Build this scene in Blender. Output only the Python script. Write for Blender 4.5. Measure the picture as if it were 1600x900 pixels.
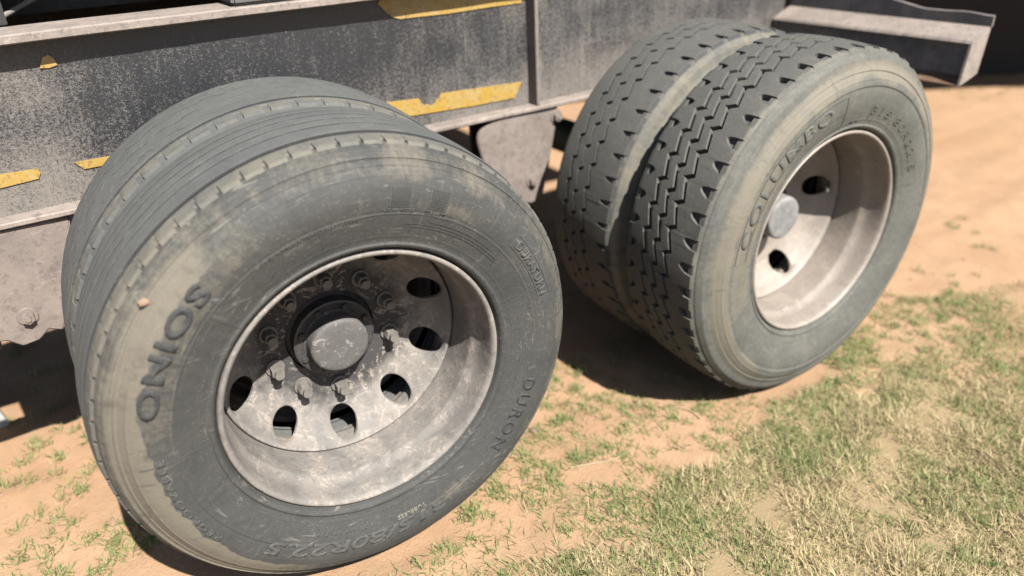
import bpy, bmesh, math, random
import numpy as np
from mathutils import Vector, Matrix, noise as mnoise

random.seed(7)
rng = np.random.default_rng(7)
R_ = math.radians
scene = bpy.context.scene
for o in list(bpy.data.objects):
    bpy.data.objects.remove(o)
COL = scene.collection

ZO = 0.505                      # height of the near wheel's axle above the ground

# ------------------------------------------------------------------ camera
cam_d = bpy.data.cameras.new('camera')
cam = bpy.data.objects.new('camera', cam_d)
COL.objects.link(cam)
_r = Vector((0.8261508, -0.5618398, -0.04255451))
_d = Vector((-0.29411906, -0.3655982, -0.88308093))
_f = Vector((0.48059217, 0.74207411, -0.46728705))
_m = Matrix(((_r.x, -_d.x, -_f.x, -0.44468), (_r.y, -_d.y, -_f.y, -1.23145), (_r.z, -_d.z, -_f.z, 0.88139 + ZO), (0, 0, 0, 1)))
cam.matrix_world = _m
cam_d.sensor_width = 36
cam_d.lens = 26.65
cam_d.clip_start = 0.05
cam_d.clip_end = 2000
cam_d.dof.use_dof = True
cam_d.dof.focus_distance = 1.62
cam_d.dof.aperture_fstop = 1.35
scene.camera = cam
scene.render.resolution_x = 1024
scene.render.resolution_y = 576

# ------------------------------------------------------------------ sky and sun
SUN_FROM = Vector((0.02, -1.07, 1.25)).normalized()
world = bpy.data.worlds.new('World')
scene.world = world
world.use_nodes = True
wn = world.node_tree
bg = wn.nodes['Background']
sky = wn.nodes.new('ShaderNodeTexSky')
sky.sky_type = 'NISHITA'
sky.sun_disc = False
sky.sun_elevation = math.asin(SUN_FROM.z)
sky.sun_rotation = math.atan2(SUN_FROM.x, SUN_FROM.y)
wn.links.new(sky.outputs[0], bg.inputs[0])
bg.inputs[1].default_value = 0.05
sl = bpy.data.lights.new('sun', 'SUN')
sl.energy = 5.0
sl.angle = R_(0.53)
sl.color = (1.0, 0.95, 0.87)
sun = bpy.data.objects.new('sun', sl)
COL.objects.link(sun)
sun.location = SUN_FROM * 20
sun.rotation_euler = SUN_FROM.to_track_quat('Z', 'Y').to_euler()
scene.view_settings.view_transform = 'Standard'
scene.view_settings.look = 'None'
scene.view_settings.gamma = 1
scene.view_settings.exposure = 1.93


# ------------------------------------------------------------------ helpers
def link(name, me, mat=None, parent=None, label=None, cat=None, group=None, kind=None, smooth=None):
    o = bpy.data.objects.new(name, me)
    COL.objects.link(o)
    if mat is not None and me is not None and len(me.materials) == 0:
        me.materials.append(mat)
    if parent is not None:
        o.parent = parent
    if label: o['label'] = label
    if cat: o['category'] = cat
    if group: o['group'] = group
    if kind: o['kind'] = kind
    if smooth is not None and me is not None:
        me.polygons.foreach_set('use_smooth', [True] * len(me.polygons))
        if smooth < 180:
            me.set_sharp_from_angle(angle=R_(smooth))
    return o


def mesh(name, v, f):
    me = bpy.data.meshes.new(name)
    me.from_pydata([tuple(map(float, q)) for q in v], [], f)
    me.update()
    return me


def fix_normals(me):
    bm = bmesh.new(); bm.from_mesh(me)
    bmesh.ops.recalc_face_normals(bm, faces=bm.faces)
    bm.to_mesh(me); bm.free()
    return me


def set_attr(me, name, vals):
    a = me.attributes.new(name, 'FLOAT', 'POINT')
    a.data.foreach_set('value', np.asarray(vals, dtype=np.float32))


def box_mesh(name, lo, hi, bev=0.002):
    bm = bmesh.new()
    bmesh.ops.create_cube(bm, size=1)
    for v in bm.verts:
        for k in range(3):
            v.co[k] = lo[k] + (v.co[k] + .5) * (hi[k] - lo[k])
    if bev:
        bmesh.ops.bevel(bm, geom=list(bm.edges), offset=bev, segments=2, affect='EDGES')
    me = bpy.data.meshes.new(name); bm.to_mesh(me); bm.free()
    return me


def prism_y(name, poly, y0, y1, bev=0.0):
    """polygon in x,z extruded along y"""
    bm = bmesh.new()
    a = [bm.verts.new((x, y0, z)) for x, z in poly]
    f = bm.faces.new(a)
    r = bmesh.ops.extrude_face_region(bm, geom=[f])
    for v in r['geom']:
        if isinstance(v, bmesh.types.BMVert): v.co.y = y1
    bmesh.ops.recalc_face_normals(bm, faces=bm.faces)
    if bev:
        bmesh.ops.bevel(bm, geom=list(bm.edges), offset=bev, segments=2, affect='EDGES')
    me = bpy.data.meshes.new(name); bm.to_mesh(me); bm.free()
    return me


def lathe(name, prof, n, closed=False, caps=False):
    """prof: list of (r, y); revolve about the Y axis; theta in the x,z plane"""
    P = len(prof)
    th = np.arange(n) * 2 * np.pi / n
    v = []
    for t in th:
        c, s = math.cos(t), math.sin(t)
        for r, y in prof: v.append((r * c, y, r * s))
    f = []
    for i in range(n):
        j = (i + 1) % n
        for k in range(P if closed else P - 1):
            l = (k + 1) % P
            f.append((i * P + k, i * P + l, j * P + l, j * P + k))
    if caps:
        f.append([i * P for i in range(n)])
        f.append([i * P + P - 1 for i in reversed(range(n))])
    return mesh(name, v, f)


def interp(tab, x):
    xs = [a for a, b in tab]; ys = [b for a, b in tab]
    return float(np.interp(x, xs, ys))


def smooth_prof(pts, sub=4):
    """Catmull-Rom through points"""
    out = []
    n = len(pts)
    for i in range(n - 1):
        p0 = pts[max(i - 1, 0)]; p1 = pts[i]; p2 = pts[i + 1]; p3 = pts[min(i + 2, n - 1)]
        for k in range(sub):
            t = k / sub
            out.append(tuple(0.5 * ((2 * p1[a]) + (-p0[a] + p2[a]) * t + (2 * p0[a] - 5 * p1[a] + 4 * p2[a] - p3[a]) * t * t + (-p0[a] + 3 * p1[a] - 3 * p2[a] + p3[a]) * t ** 3) for a in (0, 1)))
    out.append(pts[-1])
    return out


def nz(x, y, z, oct=3):
    return mnoise.fractal(Vector((x, y, z)), 1.0, 2.0, oct)


def sstep(a, b, x):
    t = min(max((x - a) / (b - a), 0), 1) if a != b else float(x > a)
    return t * t * (3 - 2 * t)


# ------------------------------------------------------------------ materials
def new_mat(name):
    m = bpy.data.materials.new(name); m.use_nodes = True
    nt = m.node_tree
    b = nt.nodes['Principled BSDF']
    return m, nt, b


K = 0.30      # overall reflectance of the dusty surfaces


class G:
    """small node-graph helper"""
    def __init__(s, nt): s.nt = nt
    def n(s, t, **k):
        x = s.nt.nodes.new(t)
        for a, b in k.items(): setattr(x, a, b)
        return x
    def l(s, a, b): s.nt.links.new(a, b)
    def coord(s, scale=(1, 1, 1), out='Object'):
        tc = s.n('ShaderNodeTexCoord'); mp = s.n('ShaderNodeMapping')
        mp.inputs['Scale'].default_value = scale
        s.l(tc.outputs[out], mp.inputs[0]); return mp.outputs[0]
    def polar(s, scale):
        """arc length, radius, width: for things turned about their own y axis (seam at the bottom)"""
        tc = s.n('ShaderNodeTexCoord'); sep = s.n('ShaderNodeSeparateXYZ'); s.l(tc.outputs['Object'], sep.inputs[0])
        x, y, z = sep.outputs
        ang = s.math('MULTIPLY', s.math('ARCTAN2', x, z), .45 * scale[0])
        rad = s.math('MULTIPLY', s.math('SQRT', s.math('ADD', s.math('MULTIPLY', x, x), s.math('MULTIPLY', z, z))), scale[1])
        cb = s.n('ShaderNodeCombineXYZ'); s.l(ang, cb.inputs[0]); s.l(rad, cb.inputs[1]); s.l(s.math('MULTIPLY', y, scale[2]), cb.inputs[2])
        return cb.outputs[0]
    def noise(s, vec, scale, detail=4, rough=.55, dist=0):
        x = s.n('ShaderNodeTexNoise')
        x.inputs['Scale'].default_value = scale; x.inputs['Detail'].default_value = detail
        x.inputs['Roughness'].default_value = rough; x.inputs['Distortion'].default_value = dist
        s.l(vec, x.inputs['Vector']); return x.outputs['Fac']
    def voro(s, vec, scale, feature='F1'):
        x = s.n('ShaderNodeTexVoronoi'); x.feature = feature
        x.inputs['Scale'].default_value = scale; s.l(vec, x.inputs['Vector']); return x.outputs['Distance']
    def ramp(s, fac, stops):
        x = s.n('ShaderNodeValToRGB'); e = x.color_ramp.elements
        while len(e) < len(stops): e.new(.5)
        for k, (p, c) in enumerate(stops):
            e[k].position = p
            e[k].color = (c, c, c, 1) if not hasattr(c, '__len__') else (*c, 1)
        s.l(fac, x.inputs[0]); return x.outputs[0]
    def mix(s, fac, a, b, mode='MIX'):
        x = s.n('ShaderNodeMix', data_type='RGBA', blend_type=mode)
        if isinstance(fac, (int, float)): x.inputs[0].default_value = fac
        else: s.l(fac, x.inputs[0])
        for sock, val in ((6, a), (7, b)):
            if hasattr(val, 'is_linked'): s.l(val, x.inputs[sock])
            else: x.inputs[sock].default_value = (*[c * K for c in val], 1)
        return x.outputs[2]
    def math(s, op, a, b=0.0, clamp=False):
        x = s.n('ShaderNodeMath', operation=op, use_clamp=clamp)
        for k, val in ((0, a), (1, b)):
            if hasattr(val, 'is_linked'): s.l(val, x.inputs[k])
            else: x.inputs[k].default_value = val
        return x.outputs[0]
    def attr(s, name, out='Fac'):
        x = s.n('ShaderNodeAttribute'); x.attribute_name = name; return x.outputs[out]
    def bump(s, h, strength=.3, dist=.002):
        x = s.n('ShaderNodeBump'); x.inputs['Strength'].default_value = strength; x.inputs['Distance'].default_value = dist
        s.l(h, x.inputs['Height']); return x.outputs[0]


def rubber_mat(name, dark, film, dust, film_lo=.35, film_hi=.7, base_dust=0.0, scratch=.5):
    m, nt, b = new_mat(name); g = G(nt)
    co = g.coord()
    big = g.noise(co, 9, 5, .6, .4); mid = g.noise(co, 75, 6, .7); fine = g.noise(co, 320, 3, .6)
    f = g.ramp(g.math('ADD', g.math('MULTIPLY', big, .55), g.math('MULTIPLY', mid, .45)), [(film_lo, 0), (film_hi, 1)])
    col = g.mix(f, dark, film)
    # dust: attribute broken up by noise
    a = g.math('ADD', g.attr('dust'), base_dust)
    a = g.math('ADD', a, g.math('MULTIPLY', g.math('SUBTRACT', g.noise(g.polar((60, 9, 20)), 1, 4, .7, .5), .5), .55))
    dd = g.math('ADD', a, g.math('MULTIPLY', g.math('SUBTRACT', g.math('ADD', g.math('MULTIPLY', mid, .6), g.math('MULTIPLY', fine, .4)), .5), .85))
    dd = g.ramp(dd, [(.27, 0), (.68, 1)])
    dcol = g.mix(g.noise(co, 18, 4, .6), [c * .82 for c in dust], [min(c * 1.15, 1) for c in dust])
    col = g.mix(g.math('MULTIPLY', dd, .92), col, dcol)
    # pale rubbed scratches
    s1 = g.noise(g.polar((75, 7, 30)), 1, 3, .6, .8)
    s2 = g.noise(g.polar((11, 95, 30)), 1, 3, .6, 1.5)
    s3 = g.noise(g.coord((9, 20, 60)), 1.3, 3, .6, 1.2)
    sc = g.math('MAXIMUM', g.ramp(s1, [(.63, 0), (.70, .38)]), g.ramp(s2, [(.63, 0), (.68, 1)]))
    sc = g.math('MAXIMUM', sc, g.ramp(s3, [(.65, 0), (.69, 1)]))
    sc = g.math('MULTIPLY', g.math('MULTIPLY', sc, g.ramp(big, [(.38, .15), (.58, 1)])), scratch)
    col = g.mix(g.math('MULTIPLY', sc, .8), col, [.30, .29, .255])
    # darker rubbed streaks
    dk = g.math('MULTIPLY', g.ramp(g.noise(g.polar((38, 6, 20)), 1, 4, .65, .6), [(.30, 1), (.42, 0)]), .4)
    col = g.mix(dk, col, [c * .75 for c in dark])
    # specks
    vd = g.voro(co, 120)
    sp = g.math('MULTIPLY', g.ramp(vd, [(.10, 1), (.17, 0)]), g.ramp(big, [(.42, .1), (.6, .8)]))
    col = g.mix(sp, col, [.33, .31, .27])
    g.l(col, b.inputs['Base Color'])
    b.inputs['Roughness'].default_value = .78
    b.inputs['Specular IOR Level'].default_value = .35
    h = g.math('ADD', g.math('MULTIPLY', mid, .6), g.math('MULTIPLY', fine, .5))
    g.l(g.bump(h, .6, .003), b.inputs['Normal'])
    return m


def metal_mat(name, base, dust, dark, lo=.42, hi=.62, rough=.62, metallic=0.0, stain=.6, scale=1.0, grease_shade=0.0):
    m, nt, b = new_mat(name); g = G(nt)
    co = g.coord()
    n1 = g.noise(co, 11 * scale, 6, .62, .6); n2 = g.noise(co, 60 * scale, 5, .65, .3); n3 = g.noise(co, 260, 3, .6)
    col = g.mix(g.ramp(n1, [(lo, 0), (hi, 1)]), base, dust)
    col = g.mix(g.math('MULTIPLY', g.ramp(n2, [(.52, 0), (.68, 1)]), stain), col, dark)
    sp = g.ramp(g.noise(co, 26 * scale, 5, .7, 2.0), [(.60, 0), (.635, 1)])
    col = g.mix(g.math('MULTIPLY', sp, .55), col, [min(1, c * 1.35) for c in dust])
    col = g.mix(g.math('MULTIPLY', g.ramp(n3, [(.3, 1), (.5, 0)]), .25), col, dark)
    if grease_shade:
        # greasy ragged ring with the dish's shade painted in, and dried mud runs on the barrel
        sep = g.n('ShaderNodeSeparateXYZ'); g.l(co, sep.inputs[0])
        rad = g.math('SQRT', g.math('ADD', g.math('MULTIPLY', sep.outputs[0], sep.outputs[0]), g.math('MULTIPLY', sep.outputs[2], sep.outputs[2])))
        gr = g.math('ADD', rad, g.math('MULTIPLY', g.math('SUBTRACT', g.noise(co, 14, 5, .7, 1.0), .5), .16))
        col = g.mix(g.math('MULTIPLY', g.ramp(gr, [(.15, 1), (.205, 0)]), grease_shade), col, (.055, .052, .055))
        run = g.noise(co, 17, 5, .72, 3.0)
        mud = g.math('MULTIPLY', g.ramp(run, [(.555, 0), (.575, 1), (.63, 1), (.66, 0)]), g.ramp(n1, [(.44, 0), (.53, .9)]))
        col = g.mix(mud, col, (.56, .49, .43))
    g.l(col, b.inputs['Base Color'])
    b.inputs['Roughness'].default_value = rough
    b.inputs['Metallic'].default_value = metallic
    g.l(g.bump(g.math('ADD', n2, g.math('MULTIPLY', n3, .5)), .3, .003), b.inputs['Normal'])
    return m


M_TYRE_A = rubber_mat('rubber_worn_near', (.066, .070, .069), (.112, .113, .105), (.285, .255, .20), .36, .66, 0.0, 1.0)
M_TREAD_A = rubber_mat('rubber_tread_near', (.128, .135, .132), (.185, .19, .182), (.26, .24, .19), .33, .7, 0.0, .35)
M_TYRE_B = rubber_mat('rubber_dusty_far', (.13, .135, .122), (.205, .205, .182), (.31, .278, .215), .38, .62, .03, .9)
M_TREAD_B = rubber_mat('rubber_tread_far', (.12, .12, .109), (.175, .173, .155), (.28, .265, .215), .3, .75, .0, .35)
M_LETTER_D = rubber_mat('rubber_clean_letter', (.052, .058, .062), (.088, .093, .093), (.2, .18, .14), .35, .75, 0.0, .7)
M_LETTER_M = rubber_mat('rubber_letter', (.09, .094, .09), (.14, .14, .13), (.30, .27, .21), .3, .75, .0, .6)
M_LETTER_B = rubber_mat('rubber_letter_dusty', (.26, .25, .21), (.36, .34, .29), (.45, .4, .31), .35, .65, .1, .3)
M_RIM = metal_mat('rim_paint_dusty', (.25, .238, .225), (.40, .36, .325), (.15, .14, .132), .34, .6, .8, 0, .5, 1.0, .95)
M_RIM_B = metal_mat('rim_paint_tan', (.40, .345, .30), (.5, .43, .37), (.25, .21, .185), .36, .6, .6, 0, .35)
M_HUB = metal_mat('hub_cap_grey', (.17, .163, .157), (.40, .39, .38), (.10, .097, .094), .57, .64, .75, 0, .6, 3.2)
M_HUB_B = metal_mat('hub_cap_silver', (.28, .285, .285), (.40, .40, .395), (.17, .168, .165), .42, .6, .7, 0, .5, 2.2)
M_GREASE = metal_mat('greasy_hub_steel', (.05, .052, .06), (.15, .125, .105), (.025, .025, .028), .45, .7, .6)
M_NUT = metal_mat('wheel_nut_steel', (.23, .212, .195), (.34, .31, .28), (.12, .105, .095), .4, .6, .75)
M_FLANGE = metal_mat('frame_flange_dusty', (.34, .283, .25), (.49, .41, .357), (.16, .133, .116), .3, .62, .8, 0, .7)
M_HANGER = metal_mat('hanger_dusty', (.27, .222, .198), (.39, .322, .283), (.14, .116, .105), .32, .62, .8, 0, .6)
M_DARK = metal_mat('dark_underbody', (.02, .02, .022), (.07, .06, .055), (.012, .012, .012), .5, .75, .7)
M_RUST = metal_mat('rusty_lip', (.2, .1, .05), (.3, .19, .11), (.1, .06, .04), .4, .6, .8)


def web_mat():
    m, nt, b = new_mat('frame_paint_speckled'); g = G(nt)
    co = g.coord()
    paint = g.mix(g.noise(co, 20, 4, .6), (.021, .023, .029), (.044, .047, .055))
    # splashed dust: thick to the right and to the left end, thin in the middle
    sep = g.n('ShaderNodeSeparateXYZ'); g.l(co, sep.inputs[0])
    right = g.n('ShaderNodeMapRange', interpolation_type='SMOOTHSTEP'); g.l(sep.outputs[0], right.inputs[0])
    right.inputs[1].default_value = .15; right.inputs[2].default_value = 1.15; right.inputs[3].default_value = 0; right.inputs[4].default_value = .08
    left = g.n('ShaderNodeMapRange', interpolation_type='SMOOTHSTEP'); g.l(sep.outputs[0], left.inputs[0])
    left.inputs[1].default_value = -.42; left.inputs[2].default_value = -.2; left.inputs[3].default_value = .09; left.inputs[4].default_value = 0
    low = g.n('ShaderNodeMapRange', interpolation_type='SMOOTHSTEP'); g.l(sep.outputs[2], low.inputs[0])
    low.inputs[1].default_value = .28 + ZO; low.inputs[2].default_value = .5 + ZO; low.inputs[3].default_value = .1; low.inputs[4].default_value = 0
    cov = g.math('ADD', g.math('ADD', right.outputs[0], left.outputs[0]), low.outputs[0])
    big = g.noise(co, 7, 5, .6, .5)
    streak = g.noise(g.coord((16, 1, 1.6)), 4, 5, .65, .3)
    sp1 = g.noise(co, 260, 3, .7); sp2 = g.noise(co, 110, 5, .75)
    v = g.math('ADD', g.math('ADD', g.math('MULTIPLY', sp1, .55), g.math('MULTIPLY', sp2, .45)), cov)
    v = g.math('ADD', v, g.math('MULTIPLY', g.math('SUBTRACT', big, .5), .22))
    v = g.math('ADD', v, g.math('MULTIPLY', g.math('SUBTRACT', streak, .5), .16))
    fac = g.ramp(v, [(.525, 0), (.71, 1)])
    dcol = g.mix(g.noise(co, 30, 4, .6), (.31, .28, .25), (.43, .375, .325))
    g.l(g.mix(g.math('MULTIPLY', fac, .85), paint, dcol), b.inputs['Base Color'])
    g.l(g.ramp(fac, [(0, .42), (1, .85)]), b.inputs['Roughness'])
    g.l(g.bump(fac, .3, .0015), b.inputs['Normal'])
    return m


M_WEB = web_mat()


def tape_mat():
    m, nt, b = new_mat('yellow_reflective_tape'); g = G(nt); co = g.coord()
    col = g.mix(g.ramp(g.noise(co, 30, 5, .65, .5), [(.4, 0), (.68, 1)]), (.66, .41, .07), (.66, .48, .2))
    col = g.mix(g.ramp(g.noise(co, 150, 3, .6), [(.58, 0), (.66, .8)]), col, (.25, .17, .07))
    g.l(col, b.inputs['Base Color']); b.inputs['Roughness'].default_value = .45
    return m


M_TAPE = tape_mat()


def sand_mat():
    m, nt, b = new_mat('orange_sand'); g = G(nt); co = g.coord()
    a = g.noise(co, 1.7, 6, .6, .4); c = g.noise(co, 12, 6, .65); d = g.noise(co, 130, 4, .7)
    col = g.mix(g.ramp(a, [(.35, 0), (.65, 1)]), (.66, .415, .25), (.74, .485, .305))
    col = g.mix(g.math('MULTIPLY', g.ramp(c, [(.45, 0), (.7, 1)]), .5), col, (.54, .34, .205))
    col = g.mix(g.math('MULTIPLY', g.ramp(d, [(.55, 0), (.7, 1)]), .45), col, (.43, .27, .165))
    lit = g.attr('litter')
    lc = g.mix(c, (.42, .33, .19), (.56, .44, .26))
    col = g.mix(g.ramp(g.math('ADD', lit, g.math('MULTIPLY', g.math('SUBTRACT', c, .5), .8)), [(.25, 0), (.75, .85)]), col, lc)
    g.l(col, b.inputs['Base Color']); b.inputs['Roughness'].default_value = .95
    b.inputs['Specular IOR Level'].default_value = .1
    h = g.math('ADD', g.math('MULTIPLY', c, .7), g.math('MULTIPLY', d, .5))
    g.l(g.bump(h, .65, .012), b.inputs['Normal'])
    return m


M_SAND = sand_mat()


def grass_mat(name):
    m, nt, b = new_mat(name); g = G(nt)
    c = g.attr('blade_colour', 'Color')
    g.l(c, b.inputs['Base Color']); b.inputs['Roughness'].default_value = .7
    b.inputs['Specular IOR Level'].default_value = .25
    tr = g.n('ShaderNodeBsdfTranslucent'); g.l(c, tr.inputs[0])
    mx = g.n('ShaderNodeMixShader'); mx.inputs[0].default_value = .3
    g.l(b.outputs[0], mx.inputs[1]); g.l(tr.outputs[0], mx.inputs[2])
    g.l(mx.outputs[0], nt.nodes['Material Output'].inputs[0])
    return m


M_GRASS = grass_mat('grass_blades')


# ------------------------------------------------------------------ ground
def ground_z(x, y):
    z = -.039 * sstep(0, 1.35, x)
    d = math.hypot(x - .8, y)
    z += .014 * nz(x * 1.1 + 3, y * 1.1, 0, 2) * sstep(.0, .5, abs(x) + abs(y) * .3)
    if d < 6:
        z += .009 * nz(x * 6, y * 6, 2.2, 4)
    # keep the tyres' footprints level
    for cx, cz in ((0.02, 0.0), (1.38, -.039)):
        w = max(0, 1 - abs(x - cx) / .22) * max(0, 1 - max(0, abs(y - .28) - .3) / .15)
        w = min(1, w * 1.6)
        z = z * (1 - w) + (cz - .004) * w
        q = max(abs(x - cx) - .15, abs(y - (.15 if cx < 1 else .08)) - (.17 if cx < 1 else .18))
        if -.05 < q < .2:
            z += (.010 + .007 * nz(x * 25, y * 25, 3, 2)) * math.exp(-((q - .03) / .03) ** 2)
    return z


# ground zones, world metres
DRY = [(.18, -.36), (.33, -.25), (.57, -.22), (.9, -.2), (1.2, -.18), (1.41, -.2), (1.66, -.3), (2.3, -.46), (3.4, -1.0), (3.0, -2.2), (.6, -2.2), (-.6, -1.2), (-.3, -.6)]
GREEN = [(-.3, -.05), (-.02, .0), (.27, .0), (.47, -.05), (.62, -.2), (.96, -.15), (1.25, -.08), (1.47, -.10), (1.55, .02), (2.0, .0), (2.62, -.16), (3.6, -.6), (2.3, -.5), (1.6, -.35), (.6, -.32), (-.2, -.5)]


def inside(poly, x, y):
    c = False
    j = len(poly) - 1
    for i in range(len(poly)):
        xi, yi = poly[i]; xj, yj = poly[j]
        if (yi > y) != (yj > y) and x < (xj - xi) * (y - yi) / (yj - yi) + xi: c = not c
        j = i
    return c


def soft_in(poly, x, y, wob=.17):
    xx = x + wob * nz(x * 3.1, y * 3.1, 5.0, 3); yy = y + wob * nz(x * 3.1 + 9, y * 3.1, 7.0, 3)
    return inside(poly, xx, yy)


def axis_pts(a, b, fine_a, fine_b, step):
    pts = list(np.arange(fine_a, fine_b + 1e-6, step))
    s = step; p = fine_b
    while p < b:
        s *= 1.28; p += s; pts.append(min(p, b))
    s = step; p = fine_a
    while p > a:
        s *= 1.28; p -= s; pts.insert(0, max(p, a))
    return pts


gx = axis_pts(-400, 600, -1.6, 3.4, .03)
gy = axis_pts(-400, 600, -1.6, 2.4, .03)
gv, gl = [], []
for y in gy:
    for x in gx:
        near = -3 < x < 8 and -4 < y < 5
        gv.append((x, y, ground_z(x, y) if near else (-.039 if x > .7 else 0.0)))
        gl.append((1.0 if near and soft_in(DRY, x, y) else 0.0) + (.35 if near and soft_in(GREEN, x, y) else 0.0))
nx = len(gx)
gf = [(j * nx + i, j * nx + i + 1, (j + 1) * nx + i + 1, (j + 1) * nx + i) for j in range(len(gy) - 1) for i in range(nx - 1)]
gme = mesh('ground', gv, gf)
set_attr(gme, 'litter', gl)
link('ground', gme, M_SAND, kind='structure', smooth=180)


# ------------------------------------------------------------------ trailer (one thing; everything bolted to it is a part)
trailer = bpy.data.objects.new('trailer', None)
COL.objects.link(trailer)
trailer['label'] = 'heavy dusty trailer with dark speckled steel frame and dual wheels on two axles'
trailer['category'] = 'trailer'
Z = ZO

WEB_Y, FL_Y = .700, .65
# frame beam
wm = box_mesh('web', (-3.2, WEB_Y, .285 + Z), (2.09, WEB_Y + .012, .642 + Z), 0)
link('frame_web', wm, M_WEB, trailer, 'dark navy web plate splashed with pale dust')


def wavy_bar(name, x0, x1, y0, y1, z0, z1, n, amp):
    """long flange with slightly dented edges"""
    v, f = [], []
    xs = np.linspace(x0, x1, n)
    for x in xs:
        dy = amp * nz(x * 3, 1.3, 0, 3); dz = amp * .5 * nz(x * 2, 7.7, 0, 2)
        ch = .003
        for (y, z) in ((y0 + ch, z0), (y0, z0 + ch), (y0, z1 - ch), (y0 + ch, z1), (y1, z1), (y1, z0)):
            v.append((x, y + (dy if y < (y0 + y1) / 2 else 0), z + dz))
    for i in range(n - 1):
        for k in range(6):
            l = (k + 1) % 6
            f.append((i * 6 + k, i * 6 + l, i * 6 + 6 + l, i * 6 + 6 + k))
    f.append([k for k in range(6)]); f.append([(n - 1) * 6 + 5 - k for k in range(6)])
    return fix_normals(mesh(name, v, f))


link('top_flange', wavy_bar('top_flange', -3.2, 2.09, FL_Y, .79, .642 + Z, .662 + Z, 160, .004), M_FLANGE, trailer, 'dusty pinkish top flange catching the sun', smooth=30)
link('bottom_flange', wavy_bar('bottom_flange', -3.2, 2.0, FL_Y, .79, .271 + Z, .285 + Z, 160, .005), M_FLANGE, trailer, 'dusty pinkish bottom flange along the frame', smooth=30)
for x in (.902, -.71, -2.3):
    link('stiffener', box_mesh('stiffener', (x, .655, .2853 + Z), (x + .012, WEB_Y - .0005, .6415 + Z), .0015), M_HANGER, trailer)


def tape(poly, label):
    link('reflective_tape', prism_y('tape', [(x, z + Z) for x, z in poly], WEB_Y - .0035, WEB_Y - .0003), M_TAPE, trailer, label)


tape([(.30, .38), (.523, .366), (.530, .352), (.539, .343), (.548, .345), (.559, .339), (.574, .344), (.577, .352), (.586, .354), (.595, .368), (.74, .361), (.876, .355), (.862, .334), (.846, .311), (.70, .313), (.507, .321), (.30, .328)],
     'long yellow tape with a torn notch beside the stiffener')
tape([(.430, .628), (.444, .614), (.452, .604), (.47, .59), (.49, .583), (.637, .580), (.79, .582), (.884, .581), (.895, .636), (.6, .638), (.44, .638)], 'yellow tape high on the web in the flange shadow')
tape([(-.80, .386), (-.495, .379), (-.43, .376), (-.425, .366), (-.432, .354), (-.504, .350), (-.80, .352)], 'faded yellow tape at the left end of the web')
tape([(-.355, .374), (-.25, .372), (-.25, .354), (-.34, .355)], 'short yellow tape peeping out beside the near tyre')
tape([(-.362, .584), (-.352, .604), (-.34, .609), (-.331, .6), (-.328, .586), (-.345, .582)], 'small yellow tape scrap in the flange shadow')


def bolt_mesh(name, r, h, washer=True):
    bm = bmesh.new()
    if washer:
        bmesh.ops.create_cone(bm, cap_ends=True, segments=24, radius1=r * 1.45, radius2=r * 1.4, depth=h * .22, matrix=Matrix.Translation((0, -h * .11, 0)) @ Matrix.Rotation(R_(90), 4, 'X'))
    bmesh.ops.create_cone(bm, cap_ends=True, segments=6, radius1=r, radius2=r * .97, depth=h, matrix=Matrix.Translation((0, -h * .5, 0)) @ Matrix.Rotation(R_(90), 4, 'X'))
    bmesh.ops.create_cone(bm, cap_ends=True, segments=12, radius1=r * .5, radius2=r * .42, depth=h * .3, matrix=Matrix.Translation((0, -h * 1.05, 0)) @ Matrix.Rotation(R_(90), 4, 'X'))
    bmesh.ops.bevel(bm, geom=[e for e in bm.edges if e.calc_length() > r * .3], offset=r * .07, segments=1, affect='EDGES')
    me = bpy.data.meshes.new(name); bm.to_mesh(me); bm.free()
    return me


bolt_me = bolt_mesh('bolt', .0155, .018)
bolt_me.materials.append(M_HANGER)


def arc(cx, cz, r, a0, a1, n=6):
    return [(cx + r * math.cos(R_(a0 + (a1 - a0) * k / n)), cz + r * math.sin(R_(a0 + (a1 - a0) * k / n))) for k in range(n + 1)]


def hanger(poly, y0, y1, bolts, label):
    h = link('hanger_bracket', prism_y('hanger', [(x, z + Z) for x, z in poly], y0, y1, .003), M_HANGER, trailer, label)
    for bx, bz in bolts:
        o = link('bolt', bolt_me, None, h); o.location = (bx, y0, bz + Z)
    return h


hanger([(.985, .2695), (.974, .2), (.945, .075), (.917, -.02), (.87, -.03), (.80, .0), (.74, .08), (.70, .15)] + arc(.725, .215, .04, 190, 110, 5) + [(.75, .2695)], .661, .675,
       [(.976, .238), (.876, .048)], 'pale dusty hanger plate between the two axles')
hanger([(-.40, .2695), (-.43, .1), (-.49, .0), (-.515, .012), (-.54, -.008), (-.575, -.012), (-.60, .012), (-.64, .018), (-.665, .07), (-.68, .2695)], .661, .675,
       [(-.546, .058)], 'dusty hanger plate at the left end with one big bolt')
for hx0, hx1 in ((.74, .95), (-.67, -.46)):
    link('hanger_bracket', box_mesh('hanger_inner', (hx0, .79, .02 + Z), (hx1, .805, .2705 + Z), .002), M_DARK, trailer)
# spring beam and its drop leg: they throw the bar-shaped shadow on the sand
link('spring_beam', box_mesh('spring_beam', (-2.2, .70, -.03 + Z), (-.62, .76, .03 + Z), .006), M_HANGER, trailer)

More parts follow.
